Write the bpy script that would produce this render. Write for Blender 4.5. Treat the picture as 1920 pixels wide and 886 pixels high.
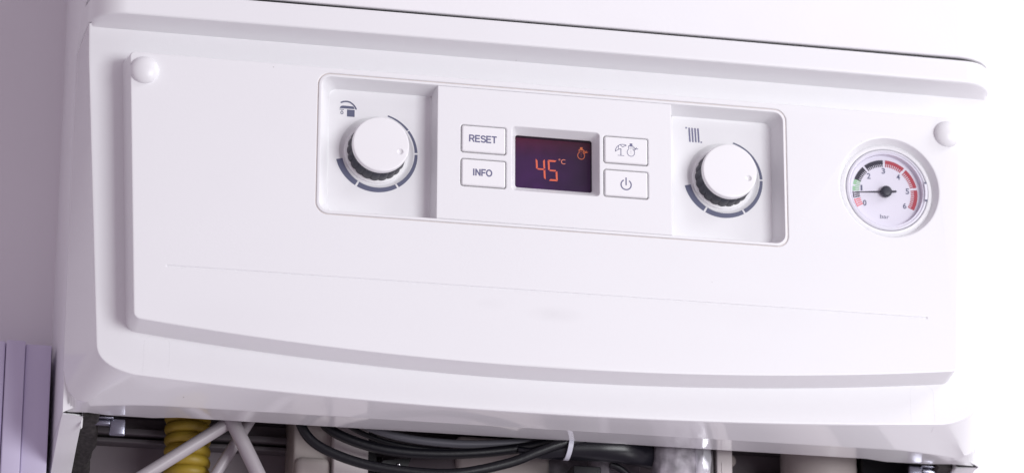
import bpy, bmesh, math, random
from mathutils import Vector, Matrix
from mathutils.geometry import tessellate_polygon
random.seed(7)
PI = math.pi
for o in list(bpy.data.objects): bpy.data.objects.remove(o)
SC = bpy.context.scene
COL = SC.collection
MM = 0.001

# ------------------------------------------------------------------ camera
cam_d = bpy.data.cameras.new('camera'); cam = bpy.data.objects.new('camera', cam_d); COL.objects.link(cam)
f = Vector((0.20423989, 0.9283578, 0.31054445)); r = Vector((0.9764168, -0.21587087, 0.00316267)); u = Vector((-0.06997359, -0.30257488, 0.9505536))
cam.matrix_world = Matrix(((r.x, u.x, -f.x, -0.35351), (r.y, u.y, -f.y, -1.51322), (r.z, u.z, -f.z, -0.50619), (0, 0, 0, 1)))
cam_d.sensor_width = 36; cam_d.lens = 6617.8 / 1920 * 36
cam_d.clip_start = 0.05; cam_d.clip_end = 50
cam_d.dof.use_dof = True; cam_d.dof.focus_distance = 1.64; cam_d.dof.aperture_fstop = 7.5
SC.camera = cam

# ------------------------------------------------------------------ light
w = bpy.data.worlds.new('World'); SC.world = w; w.use_nodes = True
bg = w.node_tree.nodes['Background']; bg.inputs[0].default_value = (0.95, 0.80, 0.955, 1); bg.inputs[1].default_value = 0.392

def area(name, loc, target, size, power, col):
    d = bpy.data.lights.new(name, 'AREA'); d.shape = 'RECTANGLE'; d.size = size[0]; d.size_y = size[1]
    d.energy = power; d.color = col
    o = bpy.data.objects.new(name, d); COL.objects.link(o); o.location = loc
    o.rotation_euler = (Vector(target) - Vector(loc)).to_track_quat('-Z', 'Y').to_euler()
    return o
area('key_light', (1.12, -2.0, -0.14), (0, 0, 0), (0.95, 0.9), 31.8, (0.965, 0.985, 1.0))
area('wall_fill', (1.1, -0.35, 0.75), (0.62, 0.124, 0.15), (0.5, 0.5), 6.5, (0.97, 0.97, 1.0))  # added light to whiten the wall on the right

area('low_fill', (1.05, -0.75, -0.85), (0.2, 0, 0.0), (0.6, 0.6), 2.9, (0.98, 0.97, 1.0))  # added fill for the down-facing bevels at the right
tl = area('top_fill', (0.8, -0.95, 1.0), (0.12, 0, 0.34), (0.4, 0.4), .18, (0.98, 0.98, 1.0)); tl.data.spread = math.radians(50)  # added light to brighten the casing above the cover
SC.render.engine = 'CYCLES'
SC.view_settings.view_transform = 'Standard'; SC.view_settings.look = 'None'
SC.view_settings.gamma = 1; SC.view_settings.exposure = 0; SC.view_settings.use_curve_mapping = False
SC.cycles.max_bounces = 8

# ------------------------------------------------------------------ materials
def mat(name, col, rough=0.4, metal=0.0, spec=0.5, bump=0.0, bscale=400, var=0.0, vscale=30, emis=None, estr=0, coat=0, rvar=0.0, specks=0.0, sss=0):
    m = bpy.data.materials.new(name); m.use_nodes = True
    nt = m.node_tree; n = nt.nodes; l = nt.links; b = n['Principled BSDF']
    b.inputs['Base Color'].default_value = (*col, 1); b.inputs['Roughness'].default_value = rough
    b.inputs['Metallic'].default_value = metal; b.inputs['Specular IOR Level'].default_value = spec
    b.inputs['Coat Weight'].default_value = coat
    if sss: b.inputs['Subsurface Weight'].default_value = sss; b.inputs['Subsurface Radius'].default_value = (.004, .003, .003); b.inputs['Subsurface Scale'].default_value = 1
    if emis: b.inputs['Emission Color'].default_value = (*emis, 1); b.inputs['Emission Strength'].default_value = estr
    tc = n.new('ShaderNodeTexCoord')
    src = None
    if var or specks:
        nz = n.new('ShaderNodeTexNoise'); nz.inputs['Scale'].default_value = vscale; nz.inputs['Detail'].default_value = 5
        l.new(tc.outputs['Object'], nz.inputs['Vector'])
        mp = n.new('ShaderNodeMapRange'); mp.inputs[1].default_value = .3; mp.inputs[2].default_value = .7
        mp.inputs[3].default_value = 1 - var; mp.inputs[4].default_value = 1 + var * .3
        l.new(nz.outputs[0], mp.inputs[0])
        mx = n.new('ShaderNodeMix'); mx.data_type = 'RGBA'; mx.blend_type = 'MULTIPLY'; mx.inputs[0].default_value = 1
        mx.inputs[6].default_value = (*col, 1); l.new(mp.outputs[0], mx.inputs[7]); src = mx.outputs[2]
        if specks:
            vo = n.new('ShaderNodeTexVoronoi'); vo.inputs['Scale'].default_value = 120; l.new(tc.outputs['Object'], vo.inputs['Vector'])
            n2 = n.new('ShaderNodeTexNoise'); n2.inputs['Scale'].default_value = 14; l.new(tc.outputs['Object'], n2.inputs['Vector'])
            # a sparse speck only where the voronoi cell is close and the random cell value is high
            sep = n.new('ShaderNodeSeparateColor'); l.new(vo.outputs['Color'], sep.inputs[0])
            g1 = n.new('ShaderNodeMath'); g1.operation = 'GREATER_THAN'; g1.inputs[1].default_value = .955; l.new(sep.outputs[0], g1.inputs[0])
            g2 = n.new('ShaderNodeMath'); g2.operation = 'LESS_THAN'; g2.inputs[1].default_value = .045; l.new(vo.outputs['Distance'], g2.inputs[0])
            g3 = n.new('ShaderNodeMath'); g3.operation = 'MULTIPLY'; l.new(g1.outputs[0], g3.inputs[0]); l.new(g2.outputs[0], g3.inputs[1])
            g4 = n.new('ShaderNodeMath'); g4.operation = 'MULTIPLY'; g4.inputs[1].default_value = specks; l.new(g3.outputs[0], g4.inputs[0])
            m2 = n.new('ShaderNodeMix'); m2.data_type = 'RGBA'; l.new(g4.outputs[0], m2.inputs[0]); l.new(src, m2.inputs[6]); m2.inputs[7].default_value = (.25, .2, .18, 1)
            src = m2.outputs[2]
        l.new(src, b.inputs['Base Color'])
    if rvar:
        n3 = n.new('ShaderNodeTexNoise'); n3.inputs['Scale'].default_value = 25; n3.inputs['Detail'].default_value = 6; l.new(tc.outputs['Object'], n3.inputs['Vector'])
        mp3 = n.new('ShaderNodeMapRange'); mp3.inputs[3].default_value = rough - rvar; mp3.inputs[4].default_value = rough + rvar; l.new(n3.outputs[0], mp3.inputs[0]); l.new(mp3.outputs[0], b.inputs['Roughness'])
    if bump:
        nb = n.new('ShaderNodeTexNoise'); nb.inputs['Scale'].default_value = bscale; nb.inputs['Detail'].default_value = 3; l.new(tc.outputs['Object'], nb.inputs['Vector'])
        bp = n.new('ShaderNodeBump'); bp.inputs['Strength'].default_value = bump; bp.inputs['Distance'].default_value = 0.0003
        l.new(nb.outputs[0], bp.inputs['Height']); l.new(bp.outputs[0], b.inputs['Normal'])
    return m

def clear_mat(name, refl=1.0):
    m = bpy.data.materials.new(name); m.use_nodes = True; nt = m.node_tree; n = nt.nodes; l = nt.links
    n.remove(n['Principled BSDF'])
    t = n.new('ShaderNodeBsdfTransparent'); t.inputs[0].default_value = (.97, .965, .985, 1)
    g = n.new('ShaderNodeBsdfGlossy'); g.inputs['Roughness'].default_value = .04
    fr = n.new('ShaderNodeFresnel'); fr.inputs[0].default_value = 1.45
    mx = n.new('ShaderNodeMixShader'); ge = n.new('ShaderNodeNewGeometry'); inv = n.new('ShaderNodeMath'); inv.operation = 'SUBTRACT'; inv.inputs[0].default_value = 1; l.new(ge.outputs['Backfacing'], inv.inputs[1])
    mu = n.new('ShaderNodeMath'); mu.operation = 'MULTIPLY'; l.new(fr.outputs[0], mu.inputs[0]); l.new(inv.outputs[0], mu.inputs[1]); l.new(mu.outputs[0], mx.inputs[0]); l.new(t.outputs[0], mx.inputs[1]); l.new(g.outputs[0], mx.inputs[2])
    l.new(mx.outputs[0], n['Material Output'].inputs[0]); return m

M = {}
M['white'] = mat('white_plastic', (.86, .862, .875), .34, spec=.4, bump=.10, bscale=900, var=.012, vscale=9, rvar=.05, specks=.3)
M['panelw'] = mat('white_panel_plastic', (.86, .862, .875), .34, spec=.4, bump=.10, bscale=900, var=.012, vscale=9, rvar=.05, specks=.3)
def smudges(m, spots):
    nt = m.node_tree; n = nt.nodes; l = nt.links; b = n['Principled BSDF']; src = b.inputs['Base Color'].links[0].from_socket
    tc = n.new('ShaderNodeTexCoord')
    for (x, z, rx, rz, s_) in spots:
        mp = n.new('ShaderNodeMapping'); mp.inputs['Location'].default_value = (-x/rx, 0, -z/rz); mp.inputs['Scale'].default_value = (1000/rx, 0, 1000/rz)
        l.new(tc.outputs['Object'], mp.inputs[0])
        nz = n.new('ShaderNodeTexNoise'); nz.inputs['Scale'].default_value = 90; nz.inputs['Detail'].default_value = 5; l.new(tc.outputs['Object'], nz.inputs['Vector'])
        ln = n.new('ShaderNodeVectorMath'); ln.operation = 'LENGTH'; l.new(mp.outputs[0], ln.inputs[0])
        mr = n.new('ShaderNodeMapRange'); mr.inputs[1].default_value = 1; mr.inputs[2].default_value = 0; mr.inputs[3].default_value = 0; mr.inputs[4].default_value = s_; mr.interpolation_type = 'SMOOTHSTEP'; l.new(ln.outputs['Value'], mr.inputs[0])
        mu = n.new('ShaderNodeMath'); mu.operation = 'MULTIPLY'; l.new(mr.outputs[0], mu.inputs[0]); l.new(nz.outputs[0], mu.inputs[1])
        mx = n.new('ShaderNodeMix'); mx.data_type = 'RGBA'; l.new(mu.outputs[0], mx.inputs[0]); l.new(src, mx.inputs[6]); mx.inputs[7].default_value = (.45, .43, .44, 1); src = mx.outputs[2]
    l.new(src, b.inputs['Base Color'])
# object coordinates start at the boiler's base, 84 mm below the dial plane's zero
smudges(M['panelw'], [(0, 48, 18, 5, .24), (-30, 51, 10, 4, .12), (-150, 35, 40, 14, .05), (95, 55, 40, 14, .05)])
M['gloss'] = mat('glossy_white_shell', (.86, .862, .875), .10, spec=.6, coat=.4, bump=.05, bscale=500, var=.012, vscale=8, rvar=.04, specks=.5)
M['enamel'] = mat('white_enamel', (.90, .90, .915), .35, bump=.15, bscale=600, var=.02)
M['button'] = mat('white_button_plastic', (.88, .88, .89), .4, bump=.1, bscale=900)
M['ink'] = mat('blue_grey_ink', (.115, .125, .20), .5)
M['ink2'] = mat('lilac_grey_ink', (.15, .15, .26), .5)
M['rubber'] = mat('black_rubber', (.026, .028, .042), .45, bump=.2, bscale=700, var=.15, vscale=200)
M['gapgrey'] = mat('shadow_gap_grey', (.60, .54, .52), .6)
M['gaplight'] = mat('pale_gap_shade', (.72, .66, .62), .6)  # colour stands for the shade in the module's edge gap
M['cable'] = mat('black_cable', (.004, .004, .007), .42, spec=.4, bump=.25, bscale=500, var=.2, vscale=60, rvar=.08)
M['greycable'] = mat('grey_cable', (.12, .12, .14), .4, bump=.15, bscale=500)
M['bag'] = mat('black_sleeve', (.006, .006, .010), .3, spec=.4, bump=.6, bscale=60)
M['tie'] = mat('clear_white_nylon', (.62, .63, .70), .35)
M['yellow'] = mat('yellow_hose_plastic', (.38, .26, .025), .5, bump=.3, bscale=400, var=.15, vscale=50)
M['tube'] = mat('off_white_tube', (.44, .405, .425), .4, var=.05, bump=.1)
M['beige'] = mat('beige_plastic', (.47, .42, .40), .35, var=.08, vscale=15, bump=.1)
M['beige2'] = mat('pale_beige_plastic', (.62, .57, .565), .35, var=.05, vscale=15, bump=.1)
M['dark'] = mat('dark_metal_interior', (.13, .115, .125), .5, var=.2, vscale=12, bump=.2)
M['darker'] = mat('black_plastic', (.012, .012, .014), .4, bump=.2, bscale=300)
M['backplate'] = mat('grey_back_plate', (.22, .185, .205), .55, var=.12, vscale=6, bump=.15)
M['foam'] = mat('dark_grey_foam', (.045, .04, .04), .95, bump=1.0, bscale=700, var=.5, vscale=500)
M['steel'] = mat('bright_steel', (.62, .62, .66), .22, metal=1, rvar=.1, bump=.2, bscale=120)
M['clipm'] = mat('dark_steel_clip', (.24, .24, .29), .25, metal=1, rvar=.08)
M['zinc'] = mat('galvanised_sheet', (.40, .37, .41), .5, metal=.1, var=.5, vscale=160, rvar=.1, bump=.9, bscale=130)
M['foil'] = mat('foil_with_highlight', (.92, .92, .97), .25, metal=.55, bump=1.0, bscale=90)  # pale colour carries the highlight of the foil
M['wall'] = mat('white_painted_wall', (.84, .82, .85), .85, bump=.3, bscale=250, var=.03, vscale=4)
M['pvc'] = mat('lilac_white_pvc', (.63, .58, .745), .38, var=.03, vscale=5)
M['dial'] = mat('gauge_dial_white', (.80, .79, .85), .5)
M['red'] = mat('gauge_red', (.46, .05, .07), .5)
M['redline'] = mat('gauge_light_red', (.80, .16, .18), .5)
M['green'] = mat('gauge_green', (.33, .58, .34), .5)
M['black'] = mat('gauge_black', (.02, .018, .035), .5)
M['clear'] = clear_mat('clear_plastic')
M['frost'] = mat('milky_clear_rim', (.80, .79, .86), .6, spec=.2)
M['led'] = mat('orange_led', (.25, .06, .03), .5, emis=(.80, .11, .04), estr=.66)
M['ledtop'] = mat('amber_led', (.25, .08, .03), .5, emis=(1.0, .19, .04), estr=.4)
M['leddim'] = mat('dim_orange_led', (.6, .2, .12), .5, emis=(.62, .13, .07), estr=.42)
M['lcdwall'] = mat('black_display_surround', (.012, .010, .025), .4)
# lit LCD background: violet backlight, warm reflections painted in towards its top, darker right end
m = mat('violet_lcd', (.004, .003, .008), .4, spec=.2); nt = m.node_tree; n = nt.nodes; l = nt.links; b = n['Principled BSDF']
tc = n.new('ShaderNodeTexCoord'); sp = n.new('ShaderNodeSeparateXYZ'); l.new(tc.outputs['Generated'], sp.inputs[0])
rz = n.new('ShaderNodeValToRGB'); rz.color_ramp.elements[0].color = (.080, .012, .135, 1); rz.color_ramp.elements[1].color = (.14, .010, .045, 1)
e = rz.color_ramp.elements.new(.62); e.color = (.080, .012, .11, 1)
l.new(sp.outputs['Z'], rz.inputs[0])
rx = n.new('ShaderNodeValToRGB'); rx.color_ramp.elements[0].color = (1, 1, 1, 1); rx.color_ramp.elements[1].color = (.42, .5, .36, 1); rx.color_ramp.elements[0].position = .35
l.new(sp.outputs['X'], rx.inputs[0])
nz = n.new('ShaderNodeTexNoise'); nz.inputs['Scale'].default_value = 160; nz.inputs['Detail'].default_value = 4; l.new(tc.outputs['Object'], nz.inputs['Vector'])
m1 = n.new('ShaderNodeMix'); m1.data_type = 'RGBA'; m1.blend_type = 'MULTIPLY'; m1.inputs[0].default_value = 1; l.new(rz.outputs[0], m1.inputs[6]); l.new(rx.outputs[0], m1.inputs[7])
m2 = n.new('ShaderNodeMix'); m2.data_type = 'RGBA'; m2.blend_type = 'OVERLAY'; m2.inputs[0].default_value = .45; l.new(m1.outputs[2], m2.inputs[6]); l.new(nz.outputs[0], m2.inputs[7])
l.new(m2.outputs[2], b.inputs['Emission Color']); b.inputs['Emission Strength'].default_value = .48
M['lcd'] = m

# ------------------------------------------------------------------ helpers
class MB:
    """collects millimetre geometry and links it as one mesh object"""
    def __init__(s): s.v = []; s.f = []; s.mi = []
    def add(s, vs, fs, mi=0):
        k = len(s.v); s.v += [tuple(v) for v in vs]; s.f += [tuple(i + k for i in q) for q in fs]; s.mi += [mi] * len(fs)
    def loft(s, loops, closed=True, cap0=False, cap1=False, mi=0):
        n_ = len(loops[0]); k = len(s.v)
        for L in loops: s.v += [tuple(p) for p in L]
        for i in range(len(loops) - 1):
            for j in range(n_ if closed else n_ - 1):
                j2 = (j + 1) % n_
                s.f.append((k + i*n_ + j, k + i*n_ + j2, k + (i+1)*n_ + j2, k + (i+1)*n_ + j)); s.mi.append(mi)
        if cap0: s.f.append(tuple(k + j for j in range(n_))[::-1]); s.mi.append(mi)
        if cap1: s.f.append(tuple(k + (len(loops)-1)*n_ + j for j in range(n_))); s.mi.append(mi)
    def plate(s, outer, holes, Y, mi=0):
        """flat n-gon with holes; loops are (x,z)"""
        loops = [outer] + list(holes); pts = [p for L in loops for p in L]
        tri = tessellate_polygon([[Vector((p[0], p[1], 0)) for p in L] for L in loops])
        k = len(s.v); s.v += [(p[0], Y, p[1]) for p in pts]
        for t in tri:
            a, b_, c = [Vector((pts[i][0], pts[i][1])) for i in t]
            cr = (b_ - a).cross(c - a)
            if abs(cr) < 1e-9: continue
            q = t if cr > 0 else t[::-1]         # normal toward -Y
            s.f.append(tuple(i + k for i in q)); s.mi.append(mi)
    def box(s, x0, x1, y0, y1, z0, z1, bev=0.0, mi=0):
        if bev <= 0:
            vs = [(x, y, z) for x in (x0, x1) for y in (y0, y1) for z in (z0, z1)]
            s.add(vs, [(0,1,3,2),(4,6,7,5),(0,4,5,1),(2,3,7,6),(0,2,6,4),(1,5,7,3)], mi); return
        bm = bmesh.new(); bmesh.ops.create_cube(bm, size=1)
        for v in bm.verts: v.co = Vector(((x0+x1)/2 + v.co.x*(x1-x0), (y0+y1)/2 + v.co.y*(y1-y0), (z0+z1)/2 + v.co.z*(z1-z0)))
        bmesh.ops.bevel(bm, geom=bm.edges[:], offset=bev, segments=3, profile=.5, affect='EDGES')
        bm.verts.ensure_lookup_table(); s.add([v.co[:] for v in bm.verts], [[v.index for v in q.verts] for q in bm.faces], mi); bm.free()
    def tube(s, pts, r, seg=16, cap=True, mi=0, sub=6):
        P = [Vector(p) for p in pts]
        if sub and len(P) > 2:
            out = []
            for i in range(len(P) - 1):
                p0 = P[max(i-1, 0)]; p1 = P[i]; p2 = P[i+1]; p3 = P[min(i+2, len(P)-1)]
                for t in range(sub):
                    t /= sub; out.append(.5*((2*p1) + (p2-p0)*t + (2*p0-5*p1+4*p2-p3)*t*t + (3*p1-p0-3*p2+p3)*t**3))
            out.append(P[-1]); P = out
        R = r if callable(r) else (lambda t: r)
        rings = []; T = (P[1]-P[0]).normalized(); N = T.orthogonal().normalized()
        for i, p in enumerate(P):
            T = (P[min(i+1, len(P)-1)] - P[max(i-1, 0)]).normalized()
            N = (N - T*N.dot(T)).normalized(); B = T.cross(N); rr = R(i/(len(P)-1))
            rings.append([tuple(p + (N*math.cos(2*PI*k/seg) + B*math.sin(2*PI*k/seg))*rr) for k in range(seg)])
        s.loft(rings, cap0=cap, cap1=cap, mi=mi)
    def lathe(s, prof, cx, cz, seg=96, mi=0, cap=True):
        """profile (radius, Y) turned about the Y axis through (cx, cz)"""
        loops = [[(cx + rr*math.cos(2*PI*k/seg), y, cz + rr*math.sin(2*PI*k/seg)) for k in range(seg)] for rr, y in prof]
        s.loft(loops, mi=mi)
        if cap:
            k = len(s.v); s.v += loops[-1]; s.f.append(tuple(range(k, k + seg))); s.mi.append(mi)
    def build(s, name, mats, parent=None, smooth=32, wn=False):
        me = bpy.data.meshes.new(name)
        off = parent_loc(parent)
        me.from_pydata([(v[0]*MM - off.x, v[1]*MM - off.y, v[2]*MM - off.z) for v in s.v], [], s.f)
        for mm in (mats if isinstance(mats, (list, tuple)) else [mats]): me.materials.append(M[mm])
        me.polygons.foreach_set('material_index', s.mi)
        bm = bmesh.new(); bm.from_mesh(me); bmesh.ops.remove_doubles(bm, verts=bm.verts, dist=2e-6)
        bmesh.ops.dissolve_degenerate(bm, edges=bm.edges[:], dist=1e-7)
        if not getattr(s, 'keepn', False): bmesh.ops.recalc_face_normals(bm, faces=bm.faces)
        bm.to_mesh(me); bm.free()
        if smooth:
            me.polygons.foreach_set('use_smooth', [True]*len(me.polygons)); me.set_sharp_from_angle(angle=math.radians(smooth))
        o = bpy.data.objects.new(name, me); COL.objects.link(o)
        if parent: o.parent = parent
        if wn:
            md = o.modifiers.new('weighted_normals', 'WEIGHTED_NORMAL'); md.keep_sharp = True; md.weight = 80
        return o

def parent_loc(p):
    v = Vector((0, 0, 0))
    while p is not None: v += p.location; p = p.parent
    return v
def thing(name, label, cat, loc, group=None):
    o = bpy.data.objects.new(name, None); COL.objects.link(o); o.location = Vector(loc)*MM; o.empty_display_size = .02
    o['label'] = label; o['category'] = cat
    if group: o['group'] = group
    return o
def tag(o, label, cat, group=None):
    o['label'] = label; o['category'] = cat
    if group: o['group'] = group
    return o

def rrect(x0, x1, z0, z1, rad, seg=8):
    """counter-clockwise rounded rectangle (x,z); rad = one value or (bl, br, tr, tl)"""
    R = rad if isinstance(rad, (tuple, list)) else (rad,)*4
    P = []
    for (cx, cz, a0, q) in ((x0+R[0], z0+R[0], 180, R[0]), (x1-R[1], z0+R[1], 270, R[1]), (x1-R[2], z1-R[2], 0, R[2]), (x0+R[3], z1-R[3], 90, R[3])):
        for k in range(seg+1):
            a = math.radians(a0 + 90*k/seg); P.append((cx + q*math.cos(a), cz + q*math.sin(a)))
    return P
def circ(cx, cz, R, seg=96): return [(cx + R*math.cos(2*PI*k/seg), cz + R*math.sin(2*PI*k/seg)) for k in range(seg)]
def offset(L, d):
    """move a ccw loop outward by d along vertex normals"""
    out = []; n_ = len(L)
    for i in range(n_):
        a = Vector(L[i-1]); b_ = Vector(L[i]); c = Vector(L[(i+1) % n_])
        e1 = (b_-a); e2 = (c-b_)
        e1 = e1.normalized() if e1.length > 1e-9 else e2.normalized(); e2 = e2.normalized() if e2.length > 1e-9 else e1
        n1 = Vector((e1.y, -e1.x)); n2 = Vector((e2.y, -e2.x)); nn = (n1+n2).normalized()
        out.append(tuple(b_ + nn*(d/max(.5, nn.dot(n1)))))
    return out
def at(L, Y): return [(p[0], Y, p[1]) for p in L]
def stroke(mb, pts, wd, Y, closed=False, th=.05, caps=True, mi=0):
    """a flat printed line of width wd through (x,z) points, with a hair of thickness"""
    P = [Vector(p) for p in pts]
    if closed: P = P + [P[0]]
    L = []; Rr = []
    for i, p in enumerate(P):
        if closed and i in (0, len(P)-1): t = (P[1]-P[0]).normalized() + (P[-1]-P[-2]).normalized()
        else: t = P[min(i+1, len(P)-1)] - P[max(i-1, 0)]
        t = t.normalized(); nn = Vector((-t.y, t.x)); wv = wd(i/(len(P)-1)) if callable(wd) else wd
        L.append(p + nn*wv/2); Rr.append(p - nn*wv/2)
    if caps and not closed:
        poly = L[:]
        c = P[-1]; a0 = math.atan2((L[-1]-c).y, (L[-1]-c).x)
        poly += [c + Vector((math.cos(a0-PI*k/6), math.sin(a0-PI*k/6)))*(L[-1]-c).length for k in range(1, 6)]
        poly += Rr[::-1]
        c = P[0]; a0 = math.atan2((Rr[0]-c).y, (Rr[0]-c).x)
        poly += [c + Vector((math.cos(a0-PI*k/6), math.sin(a0-PI*k/6)))*(Rr[0]-c).length for k in range(1, 6)]
        flat(mb, [tuple(p) for p in poly], Y, th, mi); return
    for i in range(len(P)-1): flat(mb, [tuple(L[i]), tuple(L[i+1]), tuple(Rr[i+1]), tuple(Rr[i])], Y, th, mi, sides=False)
def flat(mb, poly, Y, th=.05, mi=0, sides=True):
    mb.plate(poly, [], Y - th, mi)
    if sides: mb.loft([at(poly, Y-th), at(poly, Y)], mi=mi)
def text(s, cx, cz, wd, ht, Y, bold=0.0, th=.05):
    """one word of lettering scaled to wd x ht millimetres"""
    c = bpy.data.curves.new('t', 'FONT'); c.body = s; c.offset = bold; c.resolution_u = 4; c.fill_mode = 'FRONT'
    o = bpy.data.objects.new('t', c); COL.objects.link(o)
    dg = bpy.context.evaluated_depsgraph_get(); me = bpy.data.meshes.new_from_object(o.evaluated_get(dg))
    bpy.data.objects.remove(o)
    xs = [v.co.x for v in me.vertices]; ys = [v.co.y for v in me.vertices]
    x0, x1, y0, y1 = min(xs), max(xs), min(ys), max(ys)
    mb = MB(); mb.keepn = True
    mb.add([(cx + ((v.co.x-x0)/(x1-x0)-.5)*wd, Y-th, cz + ((v.co.y-y0)/(y1-y0)-.5)*ht) for v in me.vertices],
           [list(p.vertices) for p in me.polygons])
    bpy.data.meshes.remove(me)
    return mb

# ================================================================== SETTING
mb = MB(); mb.box(-900, 1400, 124, 134, -900, 900)
wall = mb.build('wall', 'wall', smooth=0); wall['kind'] = 'structure'

# ================================================================== BOILER
boiler = thing('wall_mounted_boiler', 'white wall-mounted gas boiler with control panel, two dials, display and pressure gauge', 'boiler', (0, 124, -84))

# ---- front cover shell ------------------------------------------------
SZ = [91.9, 90, 87, 84, 81, 78, 74] + [74 - 134*k/18 for k in range(1, 19)]
def face_outline(n_arc=40):
    """ccw (x,z) outline of the flat face the panel is fixed to, without its top"""
    P = []
    zt = 92.5
    side = [(-218.6 + (92.5 - z)*(10.2/156.5), z) for z in SZ]
    P += side                                            # left side, top to z=-60
    corner = []
    b0 = Vector((side[-1][0], -60)); b1 = Vector((-208.0, -70.0)); b2 = Vector((-191, -73.2))
    for k in range(1, 12):
        t = k/12; corner.append(tuple((1-t)**2*b0 + 2*t*(1-t)*b1 + t*t*b2))
    P += corner
    arc = [(-191 + 382*k/n_arc) for k in range(n_arc+1)]
    P += [(x, -73.2 - 6.4*(1-(x/191)**2)) for x in arc]
    P += [(-x, z) for x, z in corner[::-1]] + [(-x, z) for x, z in side[::-1]]
    return P
FO = face_outline()
nF = len(FO)
def back_loop():
    """the matching crease / seam loop behind each face outline point"""
    Q = []
    for i, (x, z) in enumerate(FO):
        sgn = -1 if x < 0 else 1
        j = i if x < 0 else nF-1-i
        if j < 25:                                        # sides
            t = (92.5-z)/152.5; zz = 92.5 - t*(92.5+64); Q.append((sgn*219.9, 52 - 5.0*t, zz))
        elif j < 36:                                      # lower corner
            t = (j-24)/12; a = t*PI/2
            Q.append((sgn*(219.6 - 12.0*(1-math.cos(a))), 47 - 10.5*math.sin(a)*t, -64 - 17.1*math.sin(a)))
        else:
            ax = abs(x); xx = x*(207.5/191)
            ax = abs(xx); d = max(0, (ax-168)/39.5); Q.append((xx, 34.0 + 8*d**2, -81.2))
    return Q
BL = back_loop()
mb = MB()
inner = [(x, z) for x, z in FO]
ccw = FO[:]                                               # left down, bottom right, right up = ccw
def shrink(L, d):
    o_ = offset(L, -d); o_[0] = (o_[0][0], L[0][1]); o_[-1] = (o_[-1][0], L[-1][1]); return o_
r0 = shrink(ccw, 1.1); r1 = shrink(ccw, .35)
def yo(z): return -5.5*max(0, (z-74)/18.5)**1.6        # the face coves forward toward the lip
def ato(L, Y): return [(p[0], Y + yo(p[1]), p[1]) for p in L]
lo = r0[6:-6]
mb.plate(lo, [], 15.0)
mb.loft([[(r0[i][0] + (r0[-1-i][0]-r0[i][0])*q/8, 15 + yo(r0[i][1]), r0[i][1]) for q in range(9)] for i in range(7)], closed=False)
bev = [ato(r0, 15.0), ato(r1, 15.25), ato(ccw, 16.0)]
mid = [tuple(Vector((a[0], 16.0+yo(a[1]), a[1])).lerp(Vector(b_), .5) + Vector((0, 0, 0))) for a, b_ in zip(ccw, BL)]
q9 = [tuple(Vector((a[0], 16.0+yo(a[1]), a[1])).lerp(Vector(b_), .96)) for a, b_ in zip(ccw, BL)]
mb.loft(bev, closed=False)
mb.loft([bev[-1], mid, q9, BL], closed=False, mi=1)
# underside flange (rim) behind the crease, reflecting what hangs below
bi = [k for k, p in enumerate(BL) if 24 <= min(k, nF-1-k)]
creas = [BL[k] for k in bi]
def rimY(x):
    ax = abs(x); base = 54.6 - 8.0*max(0, (ax-200)/19)
    if 166 < ax < 206: base = 58.0 if 169 < ax < 203 else 56.4
    return base
rim = []
for p in creas:
    x = p[0]; rim.append((x if abs(x) < 217 else math.copysign(217.4, x), max(rimY(x), p[1]+.6), -84.75 + (min(max(rimY(x), p[1]+.6), 54.6)-43)*.334))
lip2 = [(p[0], p[1]+.2, p[2]+1.6) for p in rim]
cr2 = [(p[0], p[1]+.9, p[2]-.16) for p in creas]
mb.loft([creas, cr2, rim, lip2], closed=False, mi=1)
# projecting lip across the top
def lip_path(inset=0.0):
    P = []; hx = 219.2 - inset; yf = -5.0 + inset
    ex = 17.0
    def curve(sg):
        out = []
        for k in range(15):
            a = PI/2*k/14; out.append((sg*(hx - ex*(1-math.cos(a))), 15.5 - (15.5 - yf - 0.0)*math.sin(a)))
        return out
    lft = [(-219.9 + inset, 52), (-219.9 + inset, 36), (-219.7 + inset, 25)] + curve(-1)
    rgt = [(-x, y) for x, y in lft[::-1]]
    midp = [(x, yf - .8*(1-(x/202)**2)) for x in [-190 + 380*k/24 for k in range(25)]]
    return lft + midp + rgt
lp = lip_path()
def lipz(z, ins=0.0, top=False):
    out = []
    for (x, y) in lip_path(ins):
        if top and y > 15: pass
        out.append((x, y, z))
    return out
nL = len(lp)
def seam_back(z):
    """how far back the shell side reaches at height z (it curves forward at the top)"""
    if z < 93: return 52
    t = min(1, (z-93)/11.2); return 52 - 36*(1-math.sqrt(max(0, 1-t*t)))
zs = [(92.3, 1.1), (92.5, .55), (93.0, .15), (93.8, 0), (95, 0), (97, 0), (99, 0), (101, 0), (102.3, 0), (103.2, .1), (103.9, .45), (104.1, 1.0)]
rows = []
for z, ins in zs:
    row = []
    for (x, y) in lip_path(ins):
        if y > 15.6: y = 15.6 + (y-15.6)*(seam_back(z)-15.6)/(52-15.6)
        row.append((x, y, z))
    rows.append(row)
mb.loft(rows, closed=False)
# underside of the lip, closing back to the face, and its top
u0 = rows[0][3:-3]
ub = lambda p, t: (p[0], p[1] + (max(p[1], 10.5)-p[1])*t, 92.3 - 1.85*min(1, max(0, (15.5-p[1])/5.9))*(t**1.6))
mb.loft([u0, [ub(p, .35) for p in u0], [ub(p, .7) for p in u0], [ub(p, .9) for p in u0], [ub(p, 1) for p in u0]], closed=False)
t0 = rows[-1]; t1 = [(p[0]*.97, max(p[1], 40) , 104.1) for p in t0]; mb.loft([t0, t1], closed=False)
cover = mb.build('front_cover', ['white', 'gloss'], boiler, smooth=28, wn=True)

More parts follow.
